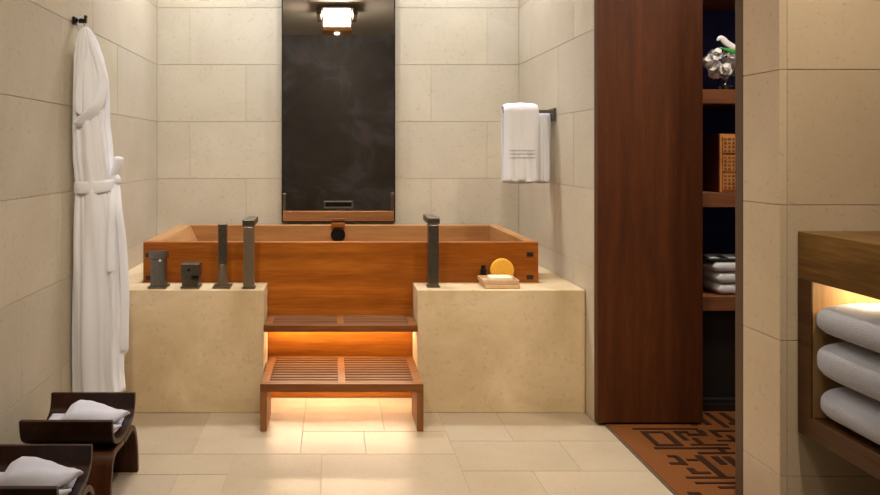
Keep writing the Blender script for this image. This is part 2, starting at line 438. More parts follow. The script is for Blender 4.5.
# ------------------------------------------------------------------ steps
def slatted(name, label, cx, w, y0, y1, ztop, th, nsl, legs, rail=.045, group=None, ctr=True):
    t = thing(name, label, 'step', (cx, (y0+y1)/2, 0 if legs else ztop-th), group)
    x0, x1 = cx-w/2, cx+w/2; z0 = ztop-th
    mb = MB(); mb.box(x0, x1, y0, y0+.022, z0, ztop); mb.build('front_rail', M['step_wood'], t, bevel=.002)
    mb = MB(); mb.box(x0, x1, y1-.022, y1, z0, ztop); mb.build('back_rail', M['step_wood'], t, bevel=.002)
    for a in (x0, x1-.034):
        mb = MB(); mb.box(a, a+.034, y0+.0225, y1-.0225, z0, ztop); mb.build('end_rail', M['step_leg'], t, bevel=.002)
    mb = MB(); mb.box(cx-.014, cx+.014, y0+.0225, y1-.0225, z0, ztop); mb.build('center_rail', M['step_leg'], t, bevel=.001)
    ys = y0+.0225; L = (y1-.0225)-ys; p = L/nsl
    for half in ((x0+.0345, cx-.0145), (cx+.0145, x1-.0345)):
        for i in range(nsl):
            a = ys+p*(i+.5)-p*.31
            mb = MB(); mb.box(half[0], half[1], a, a+p*.50, ztop-.024, ztop-.001); mb.build('slat', M['slat_wood'], t, bevel=.001, seg=1)
    mb = MB(); mb.box(cx-.305, cx+.300, y1-.045, y1-.030, z0-.0065, z0-.0005); mb.build('light_strip', M['led'], t)['label'] = 'glowing warm light strip'
    if legs:
        for a in (x0, x1-.026):
            mb = MB(); mb.box(a, a+.026, y0+.0005, 3.07, .001, z0-.0005); mb.build('leg', M['step_leg'], t, bevel=.002)
    return t
slatted('wooden_step', 'low slatted wooden step stool standing on the floor before tub', .035, .645, 2.872, 3.262, .189, .033, 10, True)
slatted('wooden_step', 'upper slatted wooden step fixed between the two limestone blocks', .032, .645, 3.045, 3.262, .379, .028, 6, False)
mb = None

# ------------------------------------------------------------------ mirror
t = thing('mirror', 'tall narrow wall mirror reaching up from tub rim', 'mirror', (.031, 4.165, .705))
mb = MB(); mb.box(-.286, .348, 4.15, 4.186, .712, HC-.01); mb.build('glass', M['mirror'], t)
for a in (-.2925, .3485):
    mb = MB(); mb.box(a, a+.006, 4.146, 4.186, .706, HC-.01); mb.build('frame', M['black'], t)
mb = MB(); mb.box(-.286, .348, 4.146, 4.186, .706, .7115); mb.build('frame', M['black'], t)
t = thing('wall_spout', 'small dark slot spout set in the bottom of the mirror', 'spout', (.030, 4.14, .785))
mb = MB(); mb.box(-.052,.114,4.140,4.1495,.818,.826); mb.box(-.052,.114,4.140,4.1495,.785,.793); mb.box(-.052,-.044,4.140,4.1495,.793,.818); mb.box(.106,.114,4.140,4.1495,.793,.818)
mb.build('bezel', M['bronze'], t, bevel=.001)
mb = MB(); mb.box(-.0435,.1055,4.1455,4.1495,.7935,.8175); mb.build('slot', M['black'], t)

# ------------------------------------------------------------------ tub fixtures on the deck
DZ = .5205
def px(x, D): return (x-333)*D/728
D = 3.145
# lever valve
cx = px(159, D)
t = thing('lever_valve', 'leftmost square dark bronze valve with flat lever on tub deck', 'valve', (cx, D, DZ))
mb = MB(); mb.box(cx-.040, cx+.040, D-.04, D+.04, DZ, DZ+.008); mb.build('base_plate', M['bronze'], t, bevel=.001)
mb = MB(); mb.box(cx-.030, cx+.030, D-.03, D+.03, DZ+.008, DZ+.122); mb.build('body', M['bronze'], t, bevel=.002)
mb = MB(); mb.prism([(D-.034, DZ+.126), (D+.034, DZ+.126), (D+.034, DZ+.150), (D-.034, DZ+.162)], cx-.037, cx+.037, 'X'); mb.build('lever', M['bronze'], t, bevel=.002)
mb = MB(); mb.cyl((cx+.012, D-.034, DZ+.120), (cx+.012, D-.0305, DZ+.120), .0055, n=12); mb.build('indicator', M['soap'], t)
# diverter
cx = px(191.5, D)
t = thing('diverter_knob', 'short square dark bronze diverter knob second from left', 'valve', (cx, D, DZ))
mb = MB(); mb.box(cx-.040, cx+.040, D-.04, D+.04, DZ, DZ+.008); mb.build('base_plate', M['bronze'], t, bevel=.001)
mb = MB(); mb.box(cx-.035, cx+.035, D-.033, D+.033, DZ+.008, DZ+.040); mb.build('body', M['bronze'], t, bevel=.002)
mb = MB(); mb.box(cx-.040, cx+.040, D-.038, D+.038, DZ+.043, DZ+.106)
o = mb.build('knob', M['bronze'], t, bevel=.003)
mb = MB(); mb.box(cx+.008, cx+.040, D-.046, D-.0385, DZ+.046, DZ+.056); mb.cyl((cx-.004, D-.041, DZ+.080), (cx-.004, D-.0382, DZ+.080), .006, n=12); mb.build('indicator', M['black'], t)
# hand shower
cx = px(222.5, D)
t = thing('hand_shower', 'slim dark bronze hand shower standing upright in its holder', 'hand shower', (cx, D, DZ))
mb = MB(); mb.box(cx-.038, cx+.038, D-.038, D+.038, DZ, DZ+.009); mb.build('base_plate', M['bronze'], t, bevel=.001)
mb = MB(); mb.cyl((cx, D, DZ+.009), (cx, D, DZ+.10), .023, .017, n=24); mb.build('holder', M['bronze_light'], t, smooth=False, bevel=.001)
mb = MB(); mb.box(cx-.018, cx+.020, D-.014, D+.014, DZ+.101, DZ+.275); mb.build('wand', M['bronze'], t, bevel=.003)
# spouts
def spout(cx, D, h, s, label, mat):
    t = thing('tub_spout', label, 'tub spout', (cx, D, DZ))
    mb = MB(); mb.box(cx-.028, cx+.028, D-.028, D+.028, DZ, DZ+.005); mb.build('base_plate', M['bronze'], t)
    mb = MB(); mb.box(cx-.0225, cx+.0225, D-.0225, D+.0225, DZ+.005, DZ+h-.030); mb.build('column', mat, t, bevel=.003)
    mb = MB()
    pts = [(cx-.026, D-.026), (cx+.026, D-.026), (cx+.026, D+.026), (cx+.022, D+.17), (cx-.022, D+.17), (cx-.026, D+.026)]
    if s < 0: pts = [(2*cx-a, b) for a, b in [(cx-.026, D-.026), (cx+.026, D-.026), (cx+.026, D+.026), (cx+.022, D+.17), (cx-.022, D+.17), (cx-.026, D+.026)]][::-1]
    mb.prism(pts, DZ+h-.026, DZ+h, 'Z'); mb.build('spout_arm', M['bronze'], t, bevel=.002)
    return t
spout(px(249, 3.13), 3.13, .294, 1, 'tall square bronze tub spout left of the steps', M['bronze_light'])
spout(px(433, 3.16), 3.16, .300, -1, 'tall square bronze tub spout right of the steps', M['bronze'])

# ------------------------------------------------------------------ soap dish group
t = thing('soap_dish', 'two-tier pale tan soap dish on the right limestone deck', 'soap dish', (px(500,3.16), 3.17, DZ))
x0, x1 = px(483.5,3.105), px(520,3.105)
mb = MB(); mb.box(x0+.006, x1, 3.105, 3.235, DZ, DZ+.018); mb.build('lower_tray', M['soap_tray'], t, bevel=.003)
mb = MB()
mb.box(x0, x1-.002, 3.108, 3.235, DZ+.0195, DZ+.026)
mb.box(x0, x1-.002, 3.108, 3.114, DZ+.026, DZ+.036); mb.box(x0, x1-.002, 3.229, 3.235, DZ+.026, DZ+.036)
mb.box(x0, x0+.006, 3.114, 3.229, DZ+.026, DZ+.036); mb.box(x1-.008, x1-.002, 3.114, 3.229, DZ+.026, DZ+.036)
mb.build('upper_tray', M['soap_tray'], t, bevel=.001)
mb = MB(); mb.box(px(488,3.15), px(511.5,3.15), 3.118, 3.178, DZ+.0265, DZ+.050)
tag(mb.build('soap_bar', M['soap'], bevel=.008, seg=4, smooth=True, origin='base'), 'cream bar of soap lying in the tan dish', 'soap')
# round sponge leaning in the dish against the tub
mb = MB(); c = Vector((px(502,3.25), 3.252, DZ+.0005+.054)); rings = []
for (yy, rr) in ((-.011,.045),(-.009,.051),(-.004,.054),(.004,.054),(.009,.051),(.011,.045)):
    rings.append([c+Vector((math.cos(a)*rr, yy, math.sin(a)*rr)) for a in [2*PI*i/40 for i in range(40)]])
mb.loft(rings); tag(mb.build('sponge', M['sponge'], smooth=True, origin='base'), 'round yellow sponge standing upright behind the soap dish', 'sponge')
t = thing('bottle', 'tiny black bottle behind the left end of soap dish', 'bottle', (px(483.5,3.25), 3.251, DZ))
mb = MB(); mb.cyl((px(483.5,3.25),3.251,DZ),(px(483.5,3.25),3.251,DZ+.062),.0135,n=20); mb.build('body', M['black'], t, bevel=.002)
mb = MB(); mb.cyl((px(483.5,3.25),3.251,DZ+.0625),(px(483.5,3.25),3.251,DZ+.078),.0095,n=20); mb.build('cap', M['black'], t, bevel=.001)

# ------------------------------------------------------------------ towel arms and towels on the right wall
t = thing('towel_rail', 'dark metal towel rail jutting from the right stone wall', 'towel rail', (1.05, 3.56, 1.31))
mb = MB(); mb.box(.82, 1.058, 3.496, 3.510, 1.291, 1.307); mb.build('bar', M['bronze'], t, bevel=.001)
mb = MB(); mb.box(.988, 1.058, 3.546, 3.558, 1.260, 1.273); mb.build('bar', M['bronze'], t, bevel=.001)
mb = MB(); mb.box(1.058, 1.0695, 3.488, 3.575, 1.254, 1.316); mb.build('wall_plate', M['bronze'], t, bevel=.001)

def hung_towel(name, x0, x1, yc, ztop, zf, zb, thick, rin, label, seed, bands=True, taper=0, segs=3):
    """towel folded over a bar running along x"""
    rnd = random.Random(seed)
    t = thing(name, label, 'towel', ((x0+x1)/2, yc, zf), 'hand towels on the wall rail')
    nx = 26
    path = []
    R = rin+thick/2
    zt = ztop-thick/2
    n = 26
    for i in range(n): path.append((yc-R, zf+(zt-R-zf)*i/n))
    for i in range(13): a = PI-PI*i/12; path.append((yc+R*math.cos(a), zt-R+R*math.sin(a)))
    for i in range(1, n+1): path.append((yc+R, (zt-R)+(zb-(zt-R))*i/n))
    rings = []
    ph = rnd.uniform(0, 6)
    for k, (py, pz) in enumerate(path):
        k0, k1 = max(k-1, 0), min(k+1, len(path)-1)
        ty, tz = path[k1][0]-path[k0][0], path[k1][1]-path[k0][1]; l = math.hypot(ty, tz) or 1
        ny, nz = -tz/l, ty/l
        sag = max(0, (ztop-pz)/(ztop-zf))
        o = []; 
        for side in (1, -1):
            rng = range(nx+1) if side == 1 else range(nx, -1, -1)
            for j in rng:
                u = j/nx; xx = x0+(x1-x0)*u
                edge = min(1, math.sin(PI*min(1, max(0, u)))**.35) if 0 < u < 1 else .15
                fold = -.009*sag*math.sin(u*segs*2*PI+ph) + .004*sag*math.sin(u*11+ph*2+pz*8)
                th = thick/2*edge*(1+.10*math.sin(u*17+pz*22+ph))
                bd = 0
                fy = py + ny*side*th - (fold if py < yc else -fold)
                fz = pz + nz*side*th
                if taper: xx += taper*sag*(u-.5)
                o.append((xx, fy, fz - (.012*(1-math.sin(PI*u)) if k < 2 else 0)))
        rings.append(o)
    mb = MB(); mb.loft(rings); mb.build('cloth', M['towel'], t, smooth=True, subsurf=1)
    if bands:
        for zc in (1.112, 1.096, 1.078):
            mb = MB(); o0 = []; o1 = []
            for j in range(nx+1):
                u = j/nx; xx = x0+.004+(x1-x0-.008)*u; sag = (ztop-zc)/(ztop-zf)
                edge = min(1, math.sin(PI*u)**.35) if 0 < u < 1 else .15
                fold = -.009*sag*math.sin(u*segs*2*PI+ph)+.004*sag*math.sin(u*11+ph*2+zc*8)
                yy = yc-R-thick/2*edge*(1+.10*math.sin(u*17+zc*22+ph))-fold
                o0.append((xx, yy-.0022, zc+.0025)); o1.append((xx, yy-.0022, zc-.0025))
            o2 = [(a, b+.008, c) for a, b, c in o1]; o3 = [(a, b+.008, c) for a, b, c in o0]
            mb.loft([o0, o1, o2, o3, o0], cap=False, closed=False)
            mb.build('border_band', M['towel_band'], t, smooth=True)['label'] = 'thin woven border band'
    return t
hung_towel('hand_towel', .815, .983, 3.503, 1.342, .968, .95, .030, .015, 'thick white hand towel with woven bands on the front towel rail', 3)
hung_towel('hand_towel', .988, 1.056, 3.552, 1.300, .965, .95, .022, .012, 'white hand towel hanging behind the banded one nearer the wall', 8, bands=False, segs=2)

# ------------------------------------------------------------------ robe and hook
t = thing('robe_hook', 'small black square robe hook on the left stone wall', 'hook', (XL+.003, 2.84, 1.60))
mb = MB(); mb.box(XL+.001, XL+.010, 2.825, 2.855, 1.600, 1.630); mb.build('wall_plate', M['black'], t, bevel=.001)
mb = MB(); mb.box(XL+.0105, XL+.052, 2.832, 2.848, 1.607, 1.623); mb.box(XL+.044, XL+.053, 2.832, 2.848, 1.6235, 1.636); mb.build('peg', M['black'], t, bevel=.001)

YR = 2.84
def X3(x, y=YR): return (x-333)*y/728
def Z3(y): return 1.1-(y-153)*YR/728
tbl = [(Z3(391),73.5,124,.085),(Z3(370),73.5,122,.088),(Z3(345),74,122,.09),(Z3(310),74,124,.09),(Z3(265),75,123,.088),(Z3(220),76,120,.082),(Z3(196),77,116,.074),(Z3(187),78,113.5,.070),(Z3(177),76.5,113,.072),(Z3(150),74.5,110.5,.078),(Z3(122),73.5,107.5,.080),(Z3(100),73.5,107,.080),(Z3(80),74,106,.074),(Z3(60),75,102,.062),(Z3(45),76.5,98,.050),(Z3(35),78.5,94,.036),(Z3(30),80.5,90.5,.022),(Z3(27),82.5,88,.010)]
t = thing('bathrobe', 'white terry bathrobe with tied belt hanging on the left wall', 'bathrobe', (-.93, YR, Z3(391)))
nz, na = 130, 84; rings = []
zb, zt = Z3(391), Z3(27)
for i in range(nz+1):
    z = zb+(zt-zb)*i/nz
    a0, a1, dy = cxy(z, tbl); dy *= .8
    xa, xb = max(XL+.007, X3(a0)), X3(a1); cx = (xa+xb)/2; hx = (xb-xa)/2
    ring = []
    for k in range(na):
        a = 2*PI*k/na
        ca, sa = math.cos(a), math.sin(a)
        e = .78
        ex = math.copysign(abs(ca)**e, ca); ey = math.copysign(abs(sa)**e, sa)
        f = 0
        amp = .055+.02*math.sin(z*3)
        w = .30*math.sin(z*4.2)
        f += amp*math.sin(7*a+w*3+.6) + .035*math.sin(13*a-w*4+z*2) + .02*math.sin(23*a+z*5)
        nn = noise.noise(Vector((ca*1.4+3, sa*1.4, z*3.0)))*.10
        f += nn
        if z < Z3(170): f *= 1.0
        x = cx+hx*ex*(1+f*.75); yy = YR+dy*ey*(1+f*1.5)
        x = max(x, XL+.006)
        zz = z
        if i == 0: zz = z
        ring.append((x, yy, zz))
    rings.append(ring)
mb = MB(); mb.loft(rings); mb.build('body', M['white_terry'], t, smooth=True)
# wrapped lapel: a long crossing band over the shoulder part
def ribbon(name, pts, w, th, parent, mat, n=8):
    P = catmull(pts, n); rings = []
    for i, p in enumerate(P):
        d = (P[min(i+1, len(P)-1)]-P[max(i-1, 0)]).normalized()
        nrm = Vector((.75, -.66, 0)); s = d.cross(nrm).normalized(); nrm = s.cross(d).normalized()
        ww = w[0]+(w[1]-w[0])*i/(len(P)-1) if isinstance(w, tuple) else w
        en = math.sqrt(max(.03, min(1, min(i, len(P)-1-i)/2.5)))
        rings.append([p+s*(ww/2)*en*math.cos(a)+nrm*(th/2)*en*math.sin(a) for a in [2*PI*k/14 for k in range(14)]])
    mb = MB(); mb.loft(rings); return mb.build(name, mat, parent, smooth=True)
def S(x, y, off=.0):   # a point on the camera-and-room side of the robe at photo row y, fraction x across
    z = Z3(y); a0, a1, dy = cxy(z, tbl); dy *= .8
    xa, xb = X3(a0), X3(a1); cxx = (xa+xb)/2; hx = (xb-xa)/2
    a = PI+(x)*PI if False else -PI+x*PI*1.1
    ca, sa = math.cos(a), math.sin(a)
    e = .78
    return Vector((cxx+(hx+off)*math.copysign(abs(ca)**e, ca), YR+(dy+off)*math.copysign(abs(sa)**e, sa), z))
ribbon('collar', [S(.50,34,.003), S(.46,55,.003), S(.42,75,.002), S(.40,95,.0), S(.40,116,-.003)], (.014,.045), .008, t, M['white_terry'])
ribbon('collar', [S(.62,38,.004), S(.72,60,.004), S(.78,85,.006), S(.62,108,.007), S(.46,121,.002), S(.38,128,-.004)], (.02,.07), .008, t, M['white_terry'])
# belt ring
P = []
for k in range(49):
    a = 2*PI*k/48; z = Z3(186)+.006*math.sin(a+1); a0, a1, dy = cxy(z, tbl); dy *= .8; xa, xb = max(X3(a0), XL+.012), X3(a1)
    P.append((max(XL+.014, (xa+xb)/2+((xb-xa)/2+.006)*math.copysign(abs(math.cos(a))**.78, math.cos(a))), YR+(dy+.008)*math.copysign(abs(math.sin(a))**.78, math.sin(a)), z))
rings = []
for k, p in enumerate(P):
    p = Vector(p); c = Vector((-.93, YR, p.z)); d = (p-c).normalized()
    rings.append([p+d*.004*math.cos(a)+Vector((0,0,1))*.024*math.sin(a) for a in [2*PI*j/12 for j in range(12)]])
mb = MB(); mb.loft(rings, cap=False); b = mb.build('belt', M['white_terry'], t, smooth=True)
# knot and tails
mb = MB()
kc = S(.92, 180, .010)
mb.loft([[kc+Vector((math.cos(a)*r*.9, -.004+math.sin(a)*r*.8, zz)) for a in [2*PI*j/14 for j in range(14)]] for zz, r in ((-.022,.006),(-.016,.016),(0,.022),(.014,.018),(.024,.007))])
mb.build('belt_knot', M['white_terry'], t, smooth=True)
ribbon('belt_loop', [kc+Vector((-.01,0,0)), kc+Vector((.0,-.008,.030)), kc+Vector((.010,-.010,.060)), kc+Vector((.014,-.010,.092))], (.030,.050), .020, t, M['white_terry'])
ribbon('belt_tail', [kc, S(.72,205,.010), S(.66,235,.008), S(.64,262,.008), S(.63,270,.007)], .034, .012, t, M['white_terry'])
ribbon('belt_tail', [kc, S(.84,210,.010), S(.86,250,.010), S(.87,300,.009), S(.88,352,.009)], (.030,.040), .016, t, M['white_terry'])
# sleeve hanging down the room side
ribbon('sleeve', [S(.97,200,-.012), S(.97,240,-.010), S(.97,290,-.008), S(.96,330,-.008), S(.95,357,-.008)], (.052,.066), .030, t, M['white_terry'], 10)
# hanging loop around the hook
mb = MB(); hx = XL+.030
mb.tube([(hx-.006,2.828,Z3(31)),(hx-.008,2.826,1.60),(hx-.006,2.830,1.626),(hx-.0,2.840,1.630),(hx+.005,2.850,1.626),(hx+.010,2.854,1.60),(hx+.016,2.848,Z3(33))], .0035)
mb.build('hanging_loop', M['white_terry'], t, smooth=True)

# ------------------------------------------------------------------ low curved stools
def make_stool(yc, label):
    x0, x1 = -.956, -.672
    t = thing('bath_stool', label, 'stool', ((x0+x1)/2, yc, 0), 'low stools along the left wall')
    def sheet(name, pts, th, mat, thends=None, bevel=.003):
        P = catmull([(a, b, 0) for a, b in pts], 8)
        up, lo = [], []
        for i, p in enumerate(P):
            d = (P[min(i+1, len(P)-1)]-P[max(i-1, 0)]).normalized(); n = Vector((-d.y, d.x))
            tt = th
            if thends: u = i/(len(P)-1); tt = thends[0]+(thends[1]-thends[0])*u
            up.append((yc+p.x+n.x*tt/2, p.y+n.y*tt/2)); lo.append((yc+p.x-n.x*tt/2, p.y-n.y*tt/2))
        mb = MB(); n_ = len(up)
        A = [[mb.bm.verts.new((x, a, b)) for a, b in q] for x, q in ((x0, up), (x0, lo), (x1, up), (x1, lo))]
        for i in range(n_-1):
            mb.face([A[0][i], A[0][i+1], A[2][i+1], A[2][i]]); mb.face([A[1][i], A[3][i], A[3][i+1], A[1][i+1]])
            mb.face([A[2][i], A[2][i+1], A[3][i+1], A[3][i]]); mb.face([A[0][i], A[1][i], A[1][i+1], A[0][i+1]])
        mb.face([A[0][0], A[2][0], A[3][0], A[1][0]]); mb.face([A[0][-1], A[1][-1], A[3][-1], A[2][-1]])
        return mb.build(name, mat, t, bevel=bevel, smooth=False)
    sheet('seat', [(-.128,.284),(-.124,.250),(-.112,.222),(-.082,.203),(-.04,.193),(0,.190),(.04,.193),(.082,.206),(.112,.228),(.122,.252),(.126,.286)], .016, M['stool_wood'])
    sheet('leg', [(-.003,.170),(-.055,.174),(-.098,.172),(-.122,.152),(-.136,.110),(-.146,.06),(-.152,.001)], .018, M['stool_leg'])
    sheet('leg', [(.003,.170),(.055,.174),(.098,.176),(.130,.154),(.150,.110),(.160,.06),(.165,.001)], .018, M['stool_leg'])
    return t
def seat_z(dy):
    k = abs(dy)
    return cxy(k, [(0,.199),(.04,.202),(.082,.214),(.105,.235),(.118,.27)])[0]
def make_cloth(yc, label, jig):
    t = thing('washcloth', label, 'washcloth', (-.82, yc, .20), 'folded washcloths on stools')
    rnd = random.Random(jig)
    # flat folded base following the dip of the seat: three layers
    for li in range(2):
        mb = MB(); z0 = .004+li*.011; rings = []
        ny = 18
        xa, xb = -.940+.008*li, -.694-.010*li
        for i in range(ny+1):
            v = -.072+.144*i/ny; z = seat_z(v)+z0; r = []
            e = 1 if 0 < i < ny else .5
            for k in range(28):
                a = 2*PI*k/28; ca, sa = math.cos(a), math.sin(a)
                xx = (xa+xb)/2+(xb-xa)/2*math.copysign(abs(ca)**.25, ca)
                zz = .0052*math.copysign(abs(sa)**.6, sa)*e
                r.append((xx, yc+v*.98, z+.0052+zz+.001*math.sin(xx*40+v*30)))
            rings.append(r)
        mb.loft(rings); mb.build('folded_layer', M['napkin'], t, smooth=True)
    # peaked fold on top, pointing to the right
    mb = MB(); rings = []; n = 34
    prof = [(-.885,.002,.020),(-.875,.016,.045),(-.860,.028,.058),(-.845,.050,.066),(-.825,.060,.070),(-.80,.057,.068),(-.765,.048,.060),(-.73,.036,.050),(-.70,.024,.038),(-.678,.014,.022),(-.664,.009,.003)]
    for i in range(n+1):
        xx = prof[0][0]+(prof[-1][0]-prof[0][0])*i/n
        h, d = cxy(xx, prof); r = []
        ylo = .225; zc = ylo + (.008 if xx < -.72 else .008+(xx+.72)*.36)
        for k in range(32):
            a = 2*PI*k/32; ca, sa = math.cos(a), math.sin(a)
            yy = d*ca+.012
            zz = zc + (h*max(0, sa)**.85*(1+.07*math.sin(5*a+xx*30)) if sa > 0 else .008*sa*min(1, d/.03))
            r.append((xx+.006*ca, yc+yy, zz))
        rings.append(r)
    mb.loft(rings); mb.build('peaked_fold', M['napkin'], t, smooth=True)
    mb = MB(); mb.tube([(-.80,yc-.07,.228),(-.74,yc-.066,.229),(-.70,yc-.05,.230),(-.672,yc-.035,.234)], [.008,.013,.011,.003], 12); mb.build('tucked_corner', M['napkin'], t, smooth=True)
    return t
make_stool(2.349, 'low dark curved wooden stool farther back, below the bathrobe')
make_cloth(2.349, 'folded white washcloth on the farther stool below the bathrobe', 1)
make_stool(1.906, 'low dark curved wooden stool nearest the camera, bottom left corner')
make_cloth(1.906, 'folded white washcloth on the nearest stool in bottom left corner', 2)

# ------------------------------------------------------------------ vanity
t = thing('vanity_cabinet', 'open-fronted wooden vanity shelf mounted on the right stone wall', 'vanity', (1.66, 1.2, .294))
mb = MB(); mb.box(1.345, 2.047, .402, 2.107, .294, .354); mb.build('bottom_shelf', M['vanity_wood'], t, bevel=.002)
mb = MB(); mb.box(1.345, 1.350, 2.048, 2.107, .3545, .7375); mb.build('stile', M['vanity_wood'], t, bevel=.001)
mb = MB(); mb.box(1.3505, 2.02, 2.048, 2.107, .3545, .7375); mb.build('end_panel', M['vanity_end'], t)
mb = MB(); mb.box(1.345, 2.02, .402, .46, .3545, .7375); mb.build('end_panel', M['vanity_wood'], t)
mb = MB(); mb.box(2.0205, 2.047, .402, 2.107, .3545, .7375); mb.build('back_panel', M['vanity_end'], t)
mb = MB(); mb.box(1.345, 2.047, .39, 2.107, .738, .874)
tag(mb.build('countertop', M['counter'], bevel=.002, origin='base'), 'thick brown veined stone countertop above the towel shelf', 'countertop')
mb = MB(); mb.box(1.42, 1.98, 1.955, 1.975, .728, .7365)
mb.build('light_strip', M['led'], t)['label'] = 'glowing warm light strip'
def bath_towel(z0, z1, x0, ye, label, seed):
    t = thing('bath_towel', label, 'towel', (1.55, 1.6, z0), 'bath towels on the vanity shelf')
    rnd = random.Random(seed)
    x1, y0, y1 = 1.80, 1.30, ye; zc = (z0+z1)/2; h = (z1-z0)/2-.0015
    rings = []; n = 40
    for i in range(n+1):
        u = i/n; yy = y0+(y1-y0)*u
        e = 1.0
        dd = min(yy-y0, y1-yy)
        rr = .05
        if dd < rr: e = max(.06, math.sqrt(max(0, 1-((rr-dd)/rr)**2)))
        r = []
        for k in range(40):
            a = 2*PI*k/40; ca, sa = math.cos(a), math.sin(a)
            ex = math.copysign(abs(ca)**.35, ca); ez = math.copysign(abs(sa)**.7, sa)
            ins = (1-e)*.02
            xx = (x0+x1)/2+((x1-x0)/2-ins)*ex + .004*noise.noise(Vector((yy*6, a, seed)))
            zz = zc+h*(.35+.65*e if e < 1 else 1)*ez*(1+.03*noise.noise(Vector((yy*5, a*1.2, seed+4))))
            zz = min(max(zz, z0+.001), z1-.001)
            if xx < x0+.05: zz += 0
            r.append((xx, yy, zz))
        rings.append(r)
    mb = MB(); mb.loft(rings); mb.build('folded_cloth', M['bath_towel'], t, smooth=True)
    return t
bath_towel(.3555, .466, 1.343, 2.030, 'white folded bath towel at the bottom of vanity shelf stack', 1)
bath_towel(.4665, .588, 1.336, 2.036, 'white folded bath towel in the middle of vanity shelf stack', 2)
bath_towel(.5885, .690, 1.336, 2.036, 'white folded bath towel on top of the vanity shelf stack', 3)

# ------------------------------------------------------------------ closet shelving
t = thing('shelving_unit', 'built-in wooden shelving with navy back beyond the doorway', 'shelving', (1.95, 3.3, 0))
mb = MB(); mb.box(1.40, 2.49, 3.57, 3.59, .036, 2.6); mb.build('back_panel', M['navy'], t)
mb = MB(); mb.box(1.40, 1.44, 3.09, 3.569, .036, 2.6); mb.build('side_panel', M['door_wood'], t)
for a, b in ((1.31,1.37),(.87,.93),(.43,.49),(1.80,1.86)):
    mb = MB(); mb.box(1.4405, 2.49, 3.09, 3.569, a, b); mb.build('shelf', M['shelf_wood'], t, bevel=.001)
mb = MB(); mb.box(1.4405, 2.49, 3.10, 3.56, .036, .05); mb.build('bottom_board', M['dark'], t)
mb = MB(); mb.box(1.40, 2.49, 3.088, 3.55, .0, .034); mb.build('plinth', M['dark'], t)
mb = MB(); mb.box(1.4405, 2.49, 3.13, 3.15, .052, .428); mb.build('recess_shade', M['dark'], t)  # dark sheet standing in for shade inside the open bottom compartment

# carved drawer box
t = thing('drawer_box', 'small carved orange-brown wooden drawer box on the middle shelf', 'box', (1.80, 3.26, .9305))
X0 = px(720.5, 3.12); z0, z1 = .9315, 1.182
mb = MB(); mb.box(X0, X0+.28, 3.135, 3.32, z0, z1); mb.build('body', M['box_dark'], t, bevel=.002)
mb = MB(); mb.box(X0, X0+.28, 3.125, 3.1345, z0, z1); mb.build('face_frame', M['box_wood'], t, bevel=.001)
for r in range(3):
    a = z0+.010+r*.079; b = a+.070
    for c in range(2):
        xa = X0+.010+c*.132; xb = xa+.126
        mb = MB(); mb.box(xa, xb, 3.119, 3.1245, a, b); d = mb.build('drawer', M['box_wood'], t, bevel=.001)
        mb = MB()
        rn = random.Random(r*5+c)
        for i in range(7):
            for j in range(4):
                cx_ = xa+.010+i*.0175; cz = a+.010+j*.0165
                ww, hh = rn.uniform(.003,.006), rn.uniform(.003,.006)
                mb.box(cx_-ww, cx_+ww, 3.1178, 3.1188, cz-hh, cz+hh)
        mb.build('carving', M['box_carve'], d)

# folded towels on the lower shelf
def small_towel(z0, z1, x0, label, mat, sd, g='folded towels on closet shelf'):
    mb = MB(); rings = []
    x1, ya, yb = x0+.30, 3.12, 3.42
    for i in range(21):
        u = i/20; xx = x0+(x1-x0)*u; dd = min(xx-x0, x1-xx); e = math.sqrt(max(.02, 1-max(0, (.014-dd)/.014)**2))
        r = []
        for k in range(28):
            a = 2*PI*k/28; ca, sa = math.cos(a), math.sin(a)
            r.append((xx, (ya+yb)/2+(yb-ya)/2*math.copysign(abs(ca)**.2, ca)*(1-.02*(1-e)), (z0+z1)/2+((z1-z0)/2-.001)*e*math.copysign(abs(sa)**.6, sa)))
        rings.append(r)
    mb.loft(rings); return tag(mb.build('folded_towel', mat, smooth=True, origin='base'), label, 'towel', g)
xs = px(716, 3.13)
small_towel(.4915, .537, xs+.004, 'white folded towel at the bottom of the closet shelf stack', M['towel'], 1)
small_towel(.538, .586, xs, 'white folded towel in the middle of the closet shelf stack', M['towel'], 2)
small_towel(.587, .632, xs-.012, 'white folded towel topmost of the white closet shelf stack', M['towel'], 3)
t = thing('striped_cloth', 'black and white striped cloth draped on the folded closet towels', 'cloth', (xs+.12, 3.25, .633))
mb = MB()
mb.box(xs-.03, xs+.26, 3.13, 3.24, .633, .645); mb.build('cloth', M['striped'], t, bevel=.006, seg=3)
for k in range(3):
    mb = MB(); mb.prism([(xs-.02+k*.08, 3.14), (xs+.02+k*.08, 3.14), (xs+.04+k*.08, 3.235), (xs+.0+k*.08, 3.235)], .6455, .648, 'Z'); mb.build('stripe', M['towel'], t)

